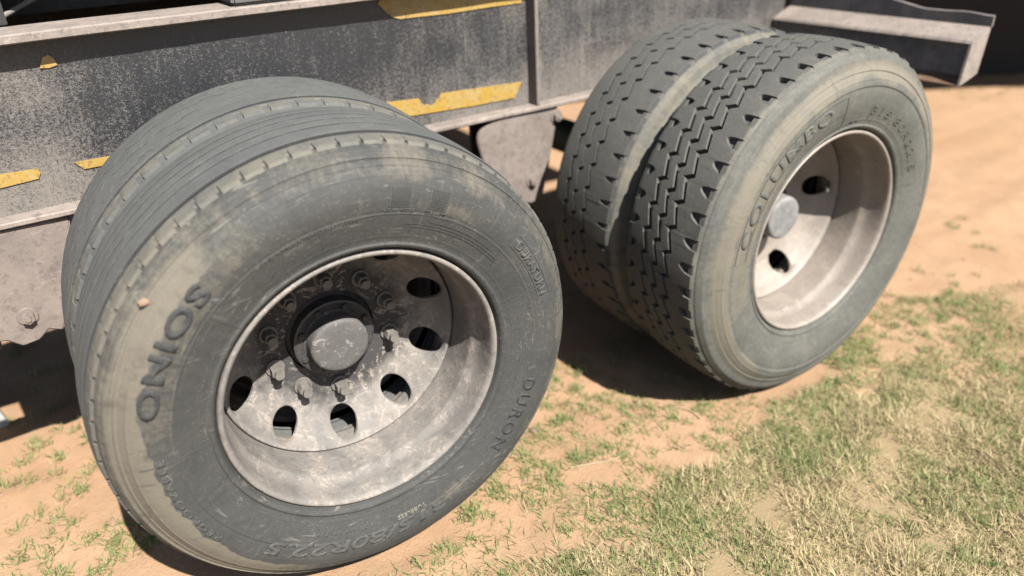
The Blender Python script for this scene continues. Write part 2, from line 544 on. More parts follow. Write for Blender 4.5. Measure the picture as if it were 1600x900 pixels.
# deck, far beam, cross members
link('deck_floor', box_mesh('deck_floor', (-3.3, .775, .80 + Z), (2.05, 2.4, .86 + Z), .004), M_DARK, trailer)
link('far_frame_web', box_mesh('far_web', (-3.2, 1.66, .285 + Z), (2.09, 1.672, .80 + Z), 0), M_DARK, trailer)
for x in (-2.4, -1.1, -.45, .95, 1.7):
    link('cross_member', box_mesh('cross_member', (x, .80, .6625 + Z), (x + .06, 1.655, .7995 + Z), .003), M_DARK, trailer)
link('deck_back_plate', box_mesh('deck_back_plate', (-3.2, 1.0, .6625 + Z), (2.0, 1.01, .7995 + Z), 0), M_DARK, trailer)
link('deck_clamp', box_mesh('deck_clamp', (.055, .668, .6635 + Z), (.40, .80, .72 + Z), .008), M_HUB, trailer, 'grey steel clamp lying on the top flange')
link('hose', lathe('hose', [(.0, 0), (.006, 0), (.006, .16), (0, .16)], 10), M_NUT, trailer)
bpy.context.view_layer.update()
hose = COL.objects['hose']; hose.location = (-.42, .86, .665 + Z); hose.rotation_euler = (R_(20), R_(15), R_(-60))
for axx, axz in ((0, 0), (1.3665, -.0267)):
    o = link('axle', lathe('axle', [(.0, 0), (.065, 0), (.065, 1.4), (0, 1.4)], 24), M_DARK, trailer, smooth=30)
    o.location = (axx, .5, axz + Z + .02)

# rear bumper: folded channel running across the trailer
def folded(name, prof, y0, y1, t, n=24, top_fn=None):
    ys = np.linspace(y0, y1, n)
    v, f = [], []
    P = len(prof)
    for y in ys:
        for k, (x, z) in enumerate(prof):
            zz = z + (top_fn(y) if (k == 0 and top_fn) else 0)
            v.append((x, y, zz + Z))
        for k, (x, z) in enumerate(prof):
            zz = z + (top_fn(y) if (k == 0 and top_fn) else 0)
            v.append((x + t, y, zz + Z + t * .3))
    S = 2 * P
    for i in range(n - 1):
        for k in range(P - 1):
            f.append((i * S + k, i * S + k + 1, (i + 1) * S + k + 1, (i + 1) * S + k))
            f.append((i * S + P + k, (i + 1) * S + P + k, (i + 1) * S + P + k + 1, i * S + P + k + 1))
        f.append((i * S, (i + 1) * S, (i + 1) * S + P, i * S + P))
        f.append((i * S + P - 1, i * S + 2 * P - 1, (i + 1) * S + 2 * P - 1, (i + 1) * S + P - 1))
    for base in (0, (n - 1) * S):
        for k in range(P - 1):
            f.append((base + k, base + P + k, base + P + k + 1, base + k + 1))
    return fix_normals(mesh(name, v, f))


def bumper_mat():
    m, nt, b = new_mat('bumper_paint'); g = G(nt); co = g.coord()
    n1 = g.noise(co, 14, 5, .65); n2 = g.noise(co, 130, 4, .7)
    col = g.mix(g.ramp(n1, [(.4, 0), (.65, 1)]), (.22, .195, .195), (.40, .35, .33))
    col = g.mix(g.ramp(n2, [(.62, 0), (.7, .9)]), col, (.4, .34, .3))
    g.l(col, b.inputs['Base Color']); b.inputs['Roughness'].default_value = .55
    return m


M_BUMP = bumper_mat()
BX = 2.02
bumper = link('bumper_beam', folded('bumper', [(BX + .02, .402), (BX + .02, .300)], -.03, .69, .008), M_BUMP, trailer, 'dark steel bumper channel with pale dusty ledge and rusty lower lip')
link('ledge', folded('ledge', [(BX + .085, .44), (BX + .004, .411), (BX - .002, .403)], -.045, .69, .008), M_FLANGE, bumper, 'pale dusty ledge on top of the bumper')
link('upper_flange', folded('upper_flange', [(BX + .09, .475), (BX + .09, .441)], -.046, .69, .008, 40, lambda y: .05 * sstep(.12, .5, y) + .004 * nz(y * 8, 0, 0, 2)), M_BUMP, bumper)
link('lower_lip', folded('lower_lip', [(BX + .018, .301), (BX - .025, .281)], -.045, .69, .006), M_RUST, bumper, 'rusty brown lower lip of the bumper')
link('end_plate', fix_normals(mesh('end_plate', [(a, y, z + Z) for y in (-.0455, -.038) for a, z in ((BX - .002, .402), (BX + .09, .438), (BX + .07, .305), (BX + .0, .285), (BX - .024, .281))],
     [(0, 1, 2, 3, 4), (9, 8, 7, 6, 5)] + [(k, k + 5, (k + 1) % 5 + 5, (k + 1) % 5) for k in range(5)])), M_FLANGE, bumper, 'sunlit dusty end plate of the bumper')
o = link('bolt', bolt_me, None, bumper); o.location = (BX + .02, .15, .355 + Z); o.rotation_euler = (0, 0, R_(-90)); o.scale = (.5, .5, .5)

# ------------------------------------------------------------------ wheels
# wheel space: x along the trailer, y inboard, z up, origin on the outer rim plane
AX = {'A': (Vector((0, 0, ZO)), Vector((0.99892217, -0.0464166, 0)), Vector((0.04636627, 0.99783906, 0.04655516)), Vector((-0.00216093, -0.04650499, 0.99891572))),
      'B': (Vector((1.36648955, -0.07956876, -0.02669059 + ZO)), Vector((0.99989743, -0.01432242, 0)), Vector((0.01431897, 0.99965609, 0.02196953)), Vector((-3.14656826e-04, -2.19672727e-02, 9.99758641e-01)))}


def wheel_matrix(w, off=0.0):
    c, ex, n, ez = AX[w]
    p = c + n * off
    return Matrix(((ex.x, n.x, ez.x, p.x), (ex.y, n.y, ez.y, p.y), (ex.z, n.z, ez.z, p.z), (0, 0, 0, 1)))


def disc_y(r):
    return interp([(.0, .236), (.10, .236), (.165, .234), (.19, .228), (.21, .216), (.235, .197), (.248, .180), (.256, .166), (.261, .159), (.2655, .156), (.2685, .157), (.2705, .161), (.272, .172)], r)


def wheel_mesh(name, NH=10, HR=.0315, HOLE_PH=R_(-129), RHO=.229):
    v, f = [], []
    def add(me_v, me_f):
        b = len(v); v.extend(me_v); f.extend([tuple(i + b for i in q) for q in me_f])
    def lat(prof, n=160):
        P = len(prof); lv = []; lf = []
        for i in range(n):
            t = 2 * math.pi * i / n
            for r, y in prof: lv.append((r * math.cos(t), y, r * math.sin(t)))
        for i in range(n):
            j = (i + 1) % n
            for k in range(P - 1): lf.append((i * P + k, i * P + k + 1, j * P + k + 1, j * P + k))
        add(lv, lf)
    # flange, bead seat, well, far bead seat
    lat(smooth_prof([(.2925, .016), (.2972, .010), (.2985, .002), (.2955, -.0035), (.2905, -.0035), (.2865, .001), (.2845, .008), (.2835, .02), (.2815, .048), (.278, .062), (.2735, .074), (.2725, .09), (.2725, .2), (.274, .22), (.281, .232), (.284, .245), (.292, .25), (.2985, .248), (.2975, .24)], 3))
    # disc rings around the holed ring
    r1, r2 = RHO - .043, .2655
    lat([(r, disc_y(r)) for r in np.linspace(.103, r1, 10)])
    lat([(r, disc_y(r)) for r in np.linspace(r2, .272, 7)])
    lat([(.103, .236), (.102, .252)])
    # holed sectors
    half = math.pi / NH
    N, K = 64, 5
    hr_t = HR
    for s in range(NH):
        th0 = HOLE_PH + s * 2 * half
        lv, lf = [], []
        for i in range(N):
            a = 2 * math.pi * i / N
            ca, sa = math.cos(a), math.sin(a)
            # hole rim in local (radial, tangential) and sector boundary in (r, theta)
            hxr, hxt = RHO + HR * ca, HR * sa
            rh = math.hypot(hxr, hxt); thh = math.atan2(hxt, hxr)
            # square boundary by direction
            dr = (r2 - RHO) if ca > 0 else (RHO - r1)
            sc = 1.0 / max(abs(ca), abs(sa))
            rb = RHO + (ca * sc) * dr; tb = (sa * sc) * half
            for k in range(K):
                t = k / (K - 1)
                rr = rh + (rb - rh) * t; tt = thh + (tb - thh) * t
                y = disc_y(rr) + (.0035 if k == 0 else 0)
                lv.append((rr * math.cos(th0 + tt), y, rr * math.sin(th0 + tt)))
            lv.append((rh * math.cos(th0 + thh), disc_y(rh) + .013, rh * math.sin(th0 + thh)))
        W = K + 1
        for i in range(N):
            j = (i + 1) % N
            for k in range(K - 1): lf.append((i * W + k, i * W + k + 1, j * W + k + 1, j * W + k))
            lf.append((i * W + K, i * W, j * W, j * W + K))
        add(lv, lf)
    me = mesh(name, v, f)
    bm = bmesh.new(); bm.from_mesh(me)
    bmesh.ops.remove_doubles(bm, verts=bm.verts, dist=.0004)
    bmesh.ops.recalc_face_normals(bm, faces=bm.faces)
    bm.to_mesh(me); bm.free()
    return me


WHEEL_MES = {'A': wheel_mesh('wheel_ten_holes'), 'B': wheel_mesh('wheel_five_holes', 5, .034, R_(-64), .222)}
for _me in WHEEL_MES.values():
    _me.polygons.foreach_set('use_smooth', [True] * len(_me.polygons))
    _me.set_sharp_from_angle(angle=R_(35))


def squash(me, R):
    """flatten the contact patch of a loaded tyre"""
    lim = -(R - .010)
    for v in me.vertices:
        if v.co.z < lim: v.co.z = lim + (v.co.z - lim) * .25


def sidewall_fn(prof):
    """y of the outer sidewall as a function of r"""
    tab = sorted((r, y) for r, y in prof)
    return lambda r: interp(tab, r)


def carcass(name, prof_out, y0, y1, R, depth, n, dustfn, rings=(), floor_dark=True):
    po = smooth_prof(prof_out, 9)
    # fine ridges
    po2 = []
    for r, y in po:
        for rr, w, h in rings:
            y -= h * math.exp(-((r - rr) / w) ** 2)
        po2.append((r, y))
    c = (y0 + y1) / 2
    mid = [(R - depth - .004 * ((y - c) / ((y1 - y0) / 2)) ** 2, y) for y in np.linspace(y0 + .012, y1 - .012, 9)]
    pin = [(r, 2 * c - y) for r, y in reversed(po[::8])]
    prof = po2 + mid + pin
    me = lathe(name, prof, n)
    squash(me, R)
    P = len(prof)
    dv = np.zeros(n * P, dtype=np.float32)
    for i in range(n):
        t = 360.0 * i / n
        for k, (r, y) in enumerate(prof):
            dv[i * P + k] = dustfn(r, t, y) if not (floor_dark and len(po2) <= k < len(po2) + len(mid)) else 0.0
    set_attr(me, 'dust', dv)
    return fix_normals(me)


def rib(name, parent, mat, R, crown_c, crown_w, pitches, edgeL, edgeR, depth, phase=0.0, across=5, shoulder=None, dustfn=None, wear=0.0006, bev=.0016, extra=4, bevr=None, wall=None):
    bevr = bev if bevr is None else bevr
    """one raised tread rib; edgeL/edgeR: [(fraction of pitch, y)...] breakpoints, periodic"""
    def rt(y): return R - .006 * ((y - crown_c) / crown_w) ** 2
    fr = set([round(a, 4) for a, _ in edgeL] + [round(a, 4) for a, _ in edgeR] + [round(k / extra, 4) for k in range(extra)])
    fr = sorted(a for a in fr if 0 <= a < 1)
    def ev(tab, a):
        t = sorted(tab); t = [(t[-1][0] - 1, t[-1][1])] + t + [(t[0][0] + 1, t[0][1])]
        return interp(t, a)
    rows = []
    v, dust = [], []
    for p in range(pitches):
        for a in fr:
            th = phase + 2 * math.pi * (p + a) / pitches
            yl, yr = ev(edgeL, a), ev(edgeR, a)
            w = wear * nz(th * 14, yl * 30, R * 7, 2)
            sec = [(rt(yl) - depth, yl), (rt(yl) - bev, yl), (rt(yl), yl + bev)]
            for k in range(1, across):
                y = yl + bev + (yr - yl - bev - bevr) * k / across
                sec.append((rt(y) + w, y))
            sec += [(rt(yr), yr - bevr), (rt(yr) - bevr * .8, yr), (rt(yr) - depth, yr)]
            if shoulder == 'L':          # outer shoulder block runs down on to the sidewall
                d = yl - ev([(0, min(b for _, b in edgeL))], 0)
                sec[0] = (rt(yl) - depth - .010, yl - .011 if d < .004 else yl - .002)
            if shoulder == 'R':
                d = ev([(0, max(b for _, b in edgeR))], 0) - yr
                sec[-1] = (rt(yr) - depth - .010, yr + .011 if d < .004 else yr + .002)
            rows.append(len(sec))
            c, s = math.cos(th), math.sin(th)
            for r, y in sec:
                v.append((r * c, y, r * s))
                dust.append(dustfn(r, math.degrees(th) % 360, y) if dustfn else 0)
    S = rows[0]; n = len(rows)
    f = []
    for i in range(n):
        j = (i + 1) % n
        for k in range(S - 1): f.append((i * S + k, j * S + k, j * S + k + 1, i * S + k + 1))
    me = mesh(name, v, f)
    set_attr(me, 'dust', dust)
    squash(me, R)
    me.materials.append(mat)
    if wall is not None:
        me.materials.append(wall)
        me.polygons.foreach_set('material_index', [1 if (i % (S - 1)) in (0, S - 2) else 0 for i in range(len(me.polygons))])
    fix_normals(me)
    return link('tread_rib', me, mat, parent, smooth=38)


def notch(base, deep, a0, a1, mid=None):
    """edge table of a shoulder with one scooped notch per pitch"""
    m = (a0 + a1) / 2 if mid is None else mid
    return [(0.0, base), (a0 - .03, base), (a0, base + (deep - base) * .8), (m - .06, deep), (m + .06, deep), (a1, base + (deep - base) * .85), (a1 + .03, base)]


def zig(c, w, a, jog0, jog1, sh=0.0, side=0, d=.03):
    """one edge of a zigzag groove: side -1 / +1; a = half amplitude; jog between fractions jog0..jog1, back at sh"""
    y = c + side * w / 2
    e = side * d
    t = [(jog0 + sh - e, y - a), (jog1 + sh - e, y + a), (jog0 + .5 + sh - e, y + a), (jog1 + .5 + sh - e, y - a)]
    return [((q % 1.0), z) for q, z in t]


def text_on_tyre(body, parent, mat, sw, r0, size, th_start, spacing=1.0, h=.0018, shear=0.0, bold=0.02, total=None, name='lettering', label=None, inside_=False, per=False):
    """raised moulded letters, reading clockwise with their tops outward; total = angular span in degrees"""
    cu = bpy.data.curves.new('txt', 'FONT')
    cu.body = body; cu.size = 1.0; cu.offset = bold; cu.shear = shear; cu.space_character = spacing
    cu.resolution_u = 3
    ob = bpy.data.objects.new('txt', cu); COL.objects.link(ob)
    dg = bpy.context.evaluated_depsgraph_get()
    me = bpy.data.meshes.new_from_object(ob.evaluated_get(dg))
    bpy.data.objects.remove(ob)
    bm = bmesh.new(); bm.from_mesh(me)
    xs = [v.co.x for v in bm.verts]; ys = [v.co.y for v in bm.verts]
    x0, x1, y0, y1 = min(xs), max(xs), min(ys), max(ys)
    capH = y1 - y0
    ky = size / capH
    kx = ky if total is None else (R_(total) * (r0 + size / 2)) / (x1 - x0)
    for v in bm.verts:
        v.co.x = (v.co.x - x0) * kx; v.co.y = (v.co.y - y0) * ky; v.co.z = 0
    bmesh.ops.remove_doubles(bm, verts=bm.verts, dist=.0001)
    bmesh.ops.triangulate(bm, faces=bm.faces)
    for _ in range(3):
        long = [e for e in bm.edges if e.calc_length() > .010]
        if not long: break
        bmesh.ops.subdivide_edges(bm, edges=long, cuts=1)
        bmesh.ops.triangulate(bm, faces=bm.faces)
    r = bmesh.ops.extrude_face_region(bm, geom=list(bm.faces))
    low = [g for g in r['geom'] if isinstance(g, bmesh.types.BMVert)]
    for v in low: v.co.z = -1
    for v in bm.verts:
        th = R_(th_start) - v.co.x / (r0 + size / 2)
        rr = r0 + v.co.y
        y = sw(rr) - (h if v.co.z > -.5 else -.001)
        v.co = (rr * math.cos(th), y, rr * math.sin(th))
    bmesh.ops.recalc_face_normals(bm, faces=bm.faces)
    out = bpy.data.meshes.new(name); bm.to_mesh(out); bm.free()
    bpy.data.meshes.remove(me)
    return link(name, out, mat, parent, label)


def polar_patches(name, parent, mat, sw, cells, h=.0012, label=None, kind=None):
    """raised (or, with small cells, ribbed) patches on the sidewall; cells: (r0, r1, th0, th1[, h])"""
    v, f = [], []
    for c in cells:
        r0, r1, t0, t1 = c[:4]; hh = c[4] if len(c) > 4 else h
        nr = max(1, int(round((r1 - r0) / .008))); na = max(1, int(round(abs(R_(t1 - t0)) * r1 / .010)))
        b = len(v)
        for lay in (0, 1):
            for i in range(na + 1):
                th = R_(t0 + (t1 - t0) * i / na)
                for k in range(nr + 1):
                    r = r0 + (r1 - r0) * k / nr
                    v.append((r * math.cos(th), sw(r) - (hh if lay == 0 else -.001), r * math.sin(th)))
        W = nr + 1; L = W * (na + 1)
        for i in range(na):
            for k in range(nr): f.append((b + i * W + k, b + i * W + k + 1, b + (i + 1) * W + k + 1, b + (i + 1) * W + k))
        for i in range(na):
            for k in (0, nr): f.append((b + i * W + k, b + (i + 1) * W + k, b + L + (i + 1) * W + k, b + L + i * W + k))
        for k in range(nr):
            for i in (0, na): f.append((b + i * W + k, b + i * W + k + 1, b + L + i * W + k + 1, b + L + i * W + k))
    return link(name, fix_normals(mesh(name, v, f)), mat, parent, label, kind=kind)


def nibs(parent, sw, n, spec, mat):
    """little moulding hairs round the bead"""
    v, f = [], []
    rr = random.Random(3)
    for r, cnt, ln in spec:
        for i in range(cnt):
            th = 2 * math.pi * (i + rr.uniform(-.12, .12)) / cnt
            l = ln * rr.uniform(.6, 1.2); tilt = rr.uniform(-.6, .6)
            base = Vector((r * math.cos(th), sw(r), r * math.sin(th)))
            rad = Vector((math.cos(th), 0, math.sin(th))); tan = Vector((-math.sin(th), 0, math.cos(th)))
            tip = base + Vector((0, -l, 0)) + rad * l * tilt + tan * l * rr.uniform(-.3, .3)
            b = len(v); w = .0007
            for q in (base + tan * w, base - tan * w * .5 + rad * w, base - tan * w * .5 - rad * w): v.append(q)
            v.append(tip)
            f += [(b, b + 1, b + 3), (b + 1, b + 2, b + 3), (b + 2, b, b + 3)]
    return link('moulding_hairs', mesh('moulding_hairs', v, f), mat, parent, kind='stuff')


# ---- dust maps (dirt with a shape of its own)
def dust_A(r, t, y):
    a = math.radians(t)
    n1 = nz(math.cos(a) * 5 * r * 2.4, math.sin(a) * 5 * r * 2.4, 1.0, 4)
    n2 = nz(math.cos(a) * r * 40, math.sin(a) * r * 40, 4.0, 4)
    d = 0.0
    # pale caked band on the leading (left) side, ragged inner edge at r ~ .43
    left = sstep(112, 134, t) * (1 - sstep(228, 262, t))
    edge = interp([(90, .445), (120, .437), (131, .431), (148, .428), (161, .434), (176, .421), (198, .411), (224, .421), (240, .43), (270, .445)], t) + .006 * n2 + .006 * n1
    if r > .33:
        d = max(d, left * sstep(edge - .002, edge + .003, r) * (1 - .55 * sstep(.470, .485, r)) * (.8 + .3 * n1))
        # brownish film between the bands where the letters stand
        inner = interp([(110, .40), (117, .403), (129, .389), (140, .386), (159, .377), (176, .372), (182, .372)], t)
        d = max(d, .33 * sstep(105, 118, t) * (1 - sstep(176, 181, t)) * sstep(inner - .003, inner + .003, r) + .08 * n1 * left)
        # upper side: dusty towards the shoulder
        up = sstep(20, 60, t) * (1 - sstep(100, 125, t))
        d = max(d, up * (.33 * sstep(.428, .455, r + .012 * n1) + .14 * n1))
        # right side: thin tan film on the shoulder
        rt = 1 - sstep(30, 60, t) if t < 180 else sstep(285, 320, t)
        d = max(d, rt * (.36 * sstep(.43, .455, r + .014 * n1)))
        # brown stain by the lower letters
        d = max(d, .45 * math.exp(-((t - 292) / 12) ** 2 - ((r - .385) / .02) ** 2))
        d = max(d, .42 * math.exp(-((t - 60) / 14) ** 2 - ((r - .40) / .02) ** 2))
    return d + .06 * n1 + .04


def dust_A_tread(r, t, y):
    a = math.radians(t)
    n1 = nz(math.cos(a) * 6, math.sin(a) * 6, y * 12, 3)
    d = .46 * (1 - sstep(.068, .08, y)) + .2 * n1
    return d + .06


def dust_Ain(r, t, y):
    a = math.radians(t)
    n1 = nz(math.cos(a) * 6, math.sin(a) * 6, y * 12, 3)
    return .45 * math.exp(-((y - .335) / .018) ** 2) + .25 * n1 + .1


def dust_B(r, t, y):
    a = math.radians(t)
    n1 = nz(math.cos(a) * r * 12, math.sin(a) * r * 12, 8.0, 4)
    left = sstep(85, 120, t) * (1 - sstep(215, 260, t))
    d = .22 + .12 * n1
    d += .45 * left * sstep(.41, .43, r + .008 * n1) * (1 - sstep(.455, .475, r))
    d += .45 * (1 - left) * sstep(.425, .445, r + .01 * n1) * (1 - sstep(.47, .49, r)) * (1 if t < 120 else .35)
    d += .35 * left * (1 - sstep(.40, .42, r)) * sstep(.32, .34, r) * sstep(120, 140, t) * (1 - sstep(185, 210, t))
    return d


def dust_B_tread(r, t, y):
    a = math.radians(t)
    n1 = nz(math.cos(a) * 6, math.sin(a) * 6, y * 12, 3)
    return .12 + .2 * n1 + .35 * (1 - sstep(.012, .028, y))


def dust_Bin(r, t, y):
    a = math.radians(t)
    return .15 + .25 * nz(math.cos(a) * 6, math.sin(a) * 6, y * 12, 3) + .3 * (1 - sstep(.34, .352, y))


# ---- wheel nut (shared mesh)
def nut_mesh():
    bm = bmesh.new()
    rot = Matrix.Rotation(R_(90), 4, 'X')
    bmesh.ops.create_cone(bm, cap_ends=True, segments=24, radius1=.0205, radius2=.0205, depth=.006, matrix=Matrix.Translation((0, -.003, 0)) @ rot)
    bmesh.ops.create_cone(bm, cap_ends=True, segments=6, radius1=.0155, radius2=.0150, depth=.022, matrix=Matrix.Translation((0, -.017, 0)) @ rot)
    bmesh.ops.create_cone(bm, cap_ends=True, segments=14, radius1=.0085, radius2=.0105, depth=.014, matrix=Matrix.Translation((0, -.034, 0)) @ rot)
    me = bpy.data.meshes.new('wheel_nut'); bm.to_mesh(me); bm.free()
    fix_normals(me)
    return me


NUT_ME = nut_mesh(); NUT_ME.materials.append(M_NUT)
NUT_R, NUT_PH = .142, R_(-18)


def make_wheel(w, outer, rim_mat, label):
    """disc wheel bolted to the trailer; a part, its pieces are sub-parts"""
    if outer:
        me = WHEEL_MES[w].copy(); me.materials.append(rim_mat)
        o = link('wheel', me, None, trailer, label)
        o.matrix_world = wheel_matrix(w)
    else:
        me = WHEEL_MES[w].copy(); me.materials.append(rim_mat)
        # mirrored: dish facing outwards
        me.transform(Matrix.Translation((0, .575, 0)) @ Matrix.Diagonal((1, -1, 1, 1)))
        me.flip_normals()
        o = link('wheel', me, None, trailer, label)
        o.matrix_world = wheel_matrix(w)
    return o


def add_hub(wheel, cap_mat, skip=(), cap_front=.165, cap_r=.066):
    link('hub', lathe('hub', [(.0, .212), (.06, .212), (.088, .205), (.0925, .207), (.0935, .214), (.0935, .232), (.101, .240), (.101, .30), (.0, .30)], 48), M_GREASE, wheel, smooth=30)
    cap = smooth_prof([(.0, cap_front + .001), (.03, cap_front), (cap_r - .012, cap_front + .001), (cap_r - .004, cap_front + .0035), (cap_r, cap_front + .010), (cap_r, cap_front + .03), (cap_r + .001, .205), (cap_r + .004, .21)], 3)
    bm = bmesh.new(); me = lathe('hub_cap', cap, 64); bm.from_mesh(me)
    bmesh.ops.remove_doubles(bm, verts=bm.verts, dist=.0005)
    for v in bm.verts:
        v.co.y += .0016 * nz(v.co.x * 30, v.co.z * 30, 1, 3)
    bmesh.ops.recalc_face_normals(bm, faces=bm.faces); bm.to_mesh(me); bm.free()
    link('hub_cap', me, cap_mat, wheel, smooth=40)
    for k in range(10):
        if k in skip: continue
        a = NUT_PH + R_(36) * k
        n = link('wheel_nut', NUT_ME, None, wheel)
        n.location = (NUT_R * math.cos(a), .2345, NUT_R * math.sin(a)); n.rotation_euler = (0, random.uniform(0, 1), 0)
    for k in range(8):
        a = R_(22 + 45 * k)
        n = link('hub_bolt', HUBBOLT, None, wheel)
        n.location = (.0795 * math.cos(a), .2085, .0795 * math.sin(a))


HUBBOLT = bolt_mesh('hub_bolt', .0075, .009, False); HUBBOLT.materials.append(M_GREASE)

# ================= near axle (A)
wa = make_wheel('A', True, M_RIM, 'near outer wheel with straight-ribbed worn tyre and scuffed grey rim')
add_hub(wa, M_HUB, skip=(9,))
RA, Y0, Y1 = .507, .036, .268
pa = [(.2945, .016), (.3015, .002), (.3055, -.0075), (.3125, -.012), (.3165, -.010), (.322, -.0105), (.336, -.0145), (.352, -.019), (.372, -.0238), (.384, -.0258), (.39, -.027), (.41, -.0285), (.428, -.026), (.441, -.0215), (.450, -.0165),
      (.459, -.0085), (.466, -.0035), (.4705, .0020), (.474, .0012), (.480, .008), (.487, .019), (.491, .030), (.493, .04)]
ringsA = [(.4735, .0012, -.003), (.4845, .0012, -.002), (.462, .0015, -.0012), (.379, .0016, .0012), (.3300, .0012, .0006), (.450, .002, .0012)]
ta = link('tyre', carcass('tyre', pa, Y0, Y1, RA, .0100, 640, dust_A, ringsA), M_TYRE_A, wa, 'worn black rubber sidewall caked with pale dust', smooth=180)
swA = sidewall_fn([p for p in smooth_prof(pa, 4)])
ca, cw = (Y0 + Y1) / 2, (Y1 - Y0) / 2
# lower slit row along the outer shoulder
P72 = 72
rib('shoulder_rib', wa, M_TREAD_A, RA - .0035, ca, cw, P72, [(0, .036), (.40, .036), (.405, .0625), (.445, .0625), (.45, .045), (.60, .045), (.605, .036)], [(0, .0752)], .009, R_(1), 4, 'L', dust_A_tread, extra=5, wall=None)
for (a, b) in ((.0810, .122), (.1275, .158), (.1635, .194), (.1995, .230), (.2355, .268)):
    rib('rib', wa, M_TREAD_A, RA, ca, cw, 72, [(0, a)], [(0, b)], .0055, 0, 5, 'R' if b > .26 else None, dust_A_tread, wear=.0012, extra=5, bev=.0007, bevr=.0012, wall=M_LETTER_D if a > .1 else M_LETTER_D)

text_on_tyre('ONIOS', wa, M_LETTER_D, swA, .4005, .036, 164.8, 1.12, .0020, total=36, bold=.03, label='dark raised capital letters on the left of the sidewall')
text_on_tyre('REGROOVABLE', wa, M_LETTER_M, swA, .399, .013, 211, 1.15, .0014, total=34, label='small raised word below the big letters')
text_on_tyre('DURON', wa, M_LETTER_D, swA, .371, .030, -17.5, 1.3, .0015, total=29, bold=.03, label='raised word on the lower right sidewall')
text_on_tyre('DURATURN', wa, M_LETTER_M, swA, .404, .020, 35, 1.1, .0016, total=21, label='outlined word in a raised box at the right')
text_on_tyre('315/80R22.5', wa, M_LETTER_M, swA, .376, .030, -70, 1.0, .0018, total=64, bold=.03, shear=.15, label='raised tyre size along the bottom')
text_on_tyre('DOT U9 T7 3317', wa, M_LETTER_M, swA, .352, .009, -96, 1.1, .001, total=24)
text_on_tyre('TUBELESS', wa, M_LETTER_B, swA, .362, .010, -77, 1.05, .0016, total=11, label='small pale raised word near the bottom')
text_on_tyre('LOW ROLL', wa, M_LETTER_M, swA, .383, .0075, 81, 1.1, .0012, total=9)
text_on_tyre('QUIET', wa, M_LETTER_M, swA, .380, .0075, 69, 1.1, .0012, total=7)
text_on_tyre('LOAD RANGE 154/150M 3550kg', wa, M_LETTER_M, swA, .372, .008, 118, 1.1, .001, total=30)


def square_mark(tc, label):
    c = []
    r0, r1 = .393, .432; dt = 3.0
    c += [(r0, r0 + .002, tc - dt, tc + dt), (r1 - .002, r1, tc - dt, tc + dt), (r0, r1, tc - dt, tc - dt + .35), (r0, r1, tc + dt - .35, tc + dt)]
    k = r0 + .004
    while k < r1 - .004:
        c.append((k, k + .0017, tc - dt + .6, tc + dt - .6)); k += .0038
    return polar_patches('moulded_emblem', wa, M_LETTER_M, swA, c, .0013, label)


square_mark(76.8, 'square striped emblem moulded at the top of the sidewall')
square_mark(65.6, 'second square striped emblem moulded to the right')
polar_patches('moulded_frame', wa, M_LETTER_M, swA, [(.399, .401, 13, 36.5), (.428, .430, 13, 36.5), (.399, .430, 12.6, 13.0), (.399, .430, 36.5, 36.9)], .0012, 'raised rounded frame round the right-hand word')
polar_patches('moulded_lines', wa, M_LETTER_M, swA,
              [(.305, .372, 134.6, 134.9), (.31, .36, 18.2, 18.45), (.36, .412, 17.2, 17.4), (.305, .362, -19.6, -19.3), (.31, .40, -92.4, -92.1), (.31, .44, 178.6, 178.9), (.312, .39, 99.3, 99.55), (.35, .352, -46, -5), (.352, .353, 36, 72), (.358, .359, 36, 74), (.365, .366, 40, 66), (.362, .3635, -66, -46), (.362, .41, -47, -46.6)], .0011, kind='stuff')
# hatched chevron below the lower word
polar_patches('moulded_chevron', wa, M_LETTER_M, swA, [(.366 + .003 * k, .3675 + .003 * k, -63 + 1.1 * k, -50 + .5 * k) for k in range(12)], .0011)
nibs(wa, swA, 0, [(.3135, 46, .007), (.345, 40, .005), (.372, 30, .004)], M_LETTER_D)

wai = make_wheel('A', False, M_RIM, 'near inner wheel half hidden behind the ribbed tyre')
RAi, Y0, Y1 = .507, .318, .555
pai = [(r, y + Y0 - .036) for r, y in pa]
link('tyre', carcass('tyre_inner', pai, Y0, Y1, RAi, .006, 300, dust_Ain), M_TREAD_A, wai, 'smooth worn inner tyre with thin zigzag grooves', smooth=180)
ca, cw = (Y0 + Y1) / 2, (Y1 - Y0) / 2
gA = [(.383, .0022), (.432, .0024), (.482, .0022), (.52, .002)]
rib('in0', wai, M_TREAD_A, RAi - .003, ca, cw, 56, [(0, .318), (.40, .318), (.41, .341), (.66, .341), (.67, .318)], [(0, .352)], .0075, 0, 3, 'L', dust_Ain, extra=5)
eds = [[(0, .3545)]]
for k, (c, w) in enumerate(gA):
    eds.append(zig(c, w, .0045, .30, .44, .25 * k, -1, .0)); eds.append(zig(c, w, .0045, .30, .44, .25 * k, 1, .0))
eds.append([(0, .555)])
for k in range(0, len(eds), 2):
    rib('in', wai, M_TREAD_A, RAi, ca, cw, 46, eds[k], eds[k + 1], .0045, 0, 4, 'R' if k == len(eds) - 2 else None, dust_Ain, wear=.0015, bev=.0004, bevr=.0010, wall=M_LETTER_D)

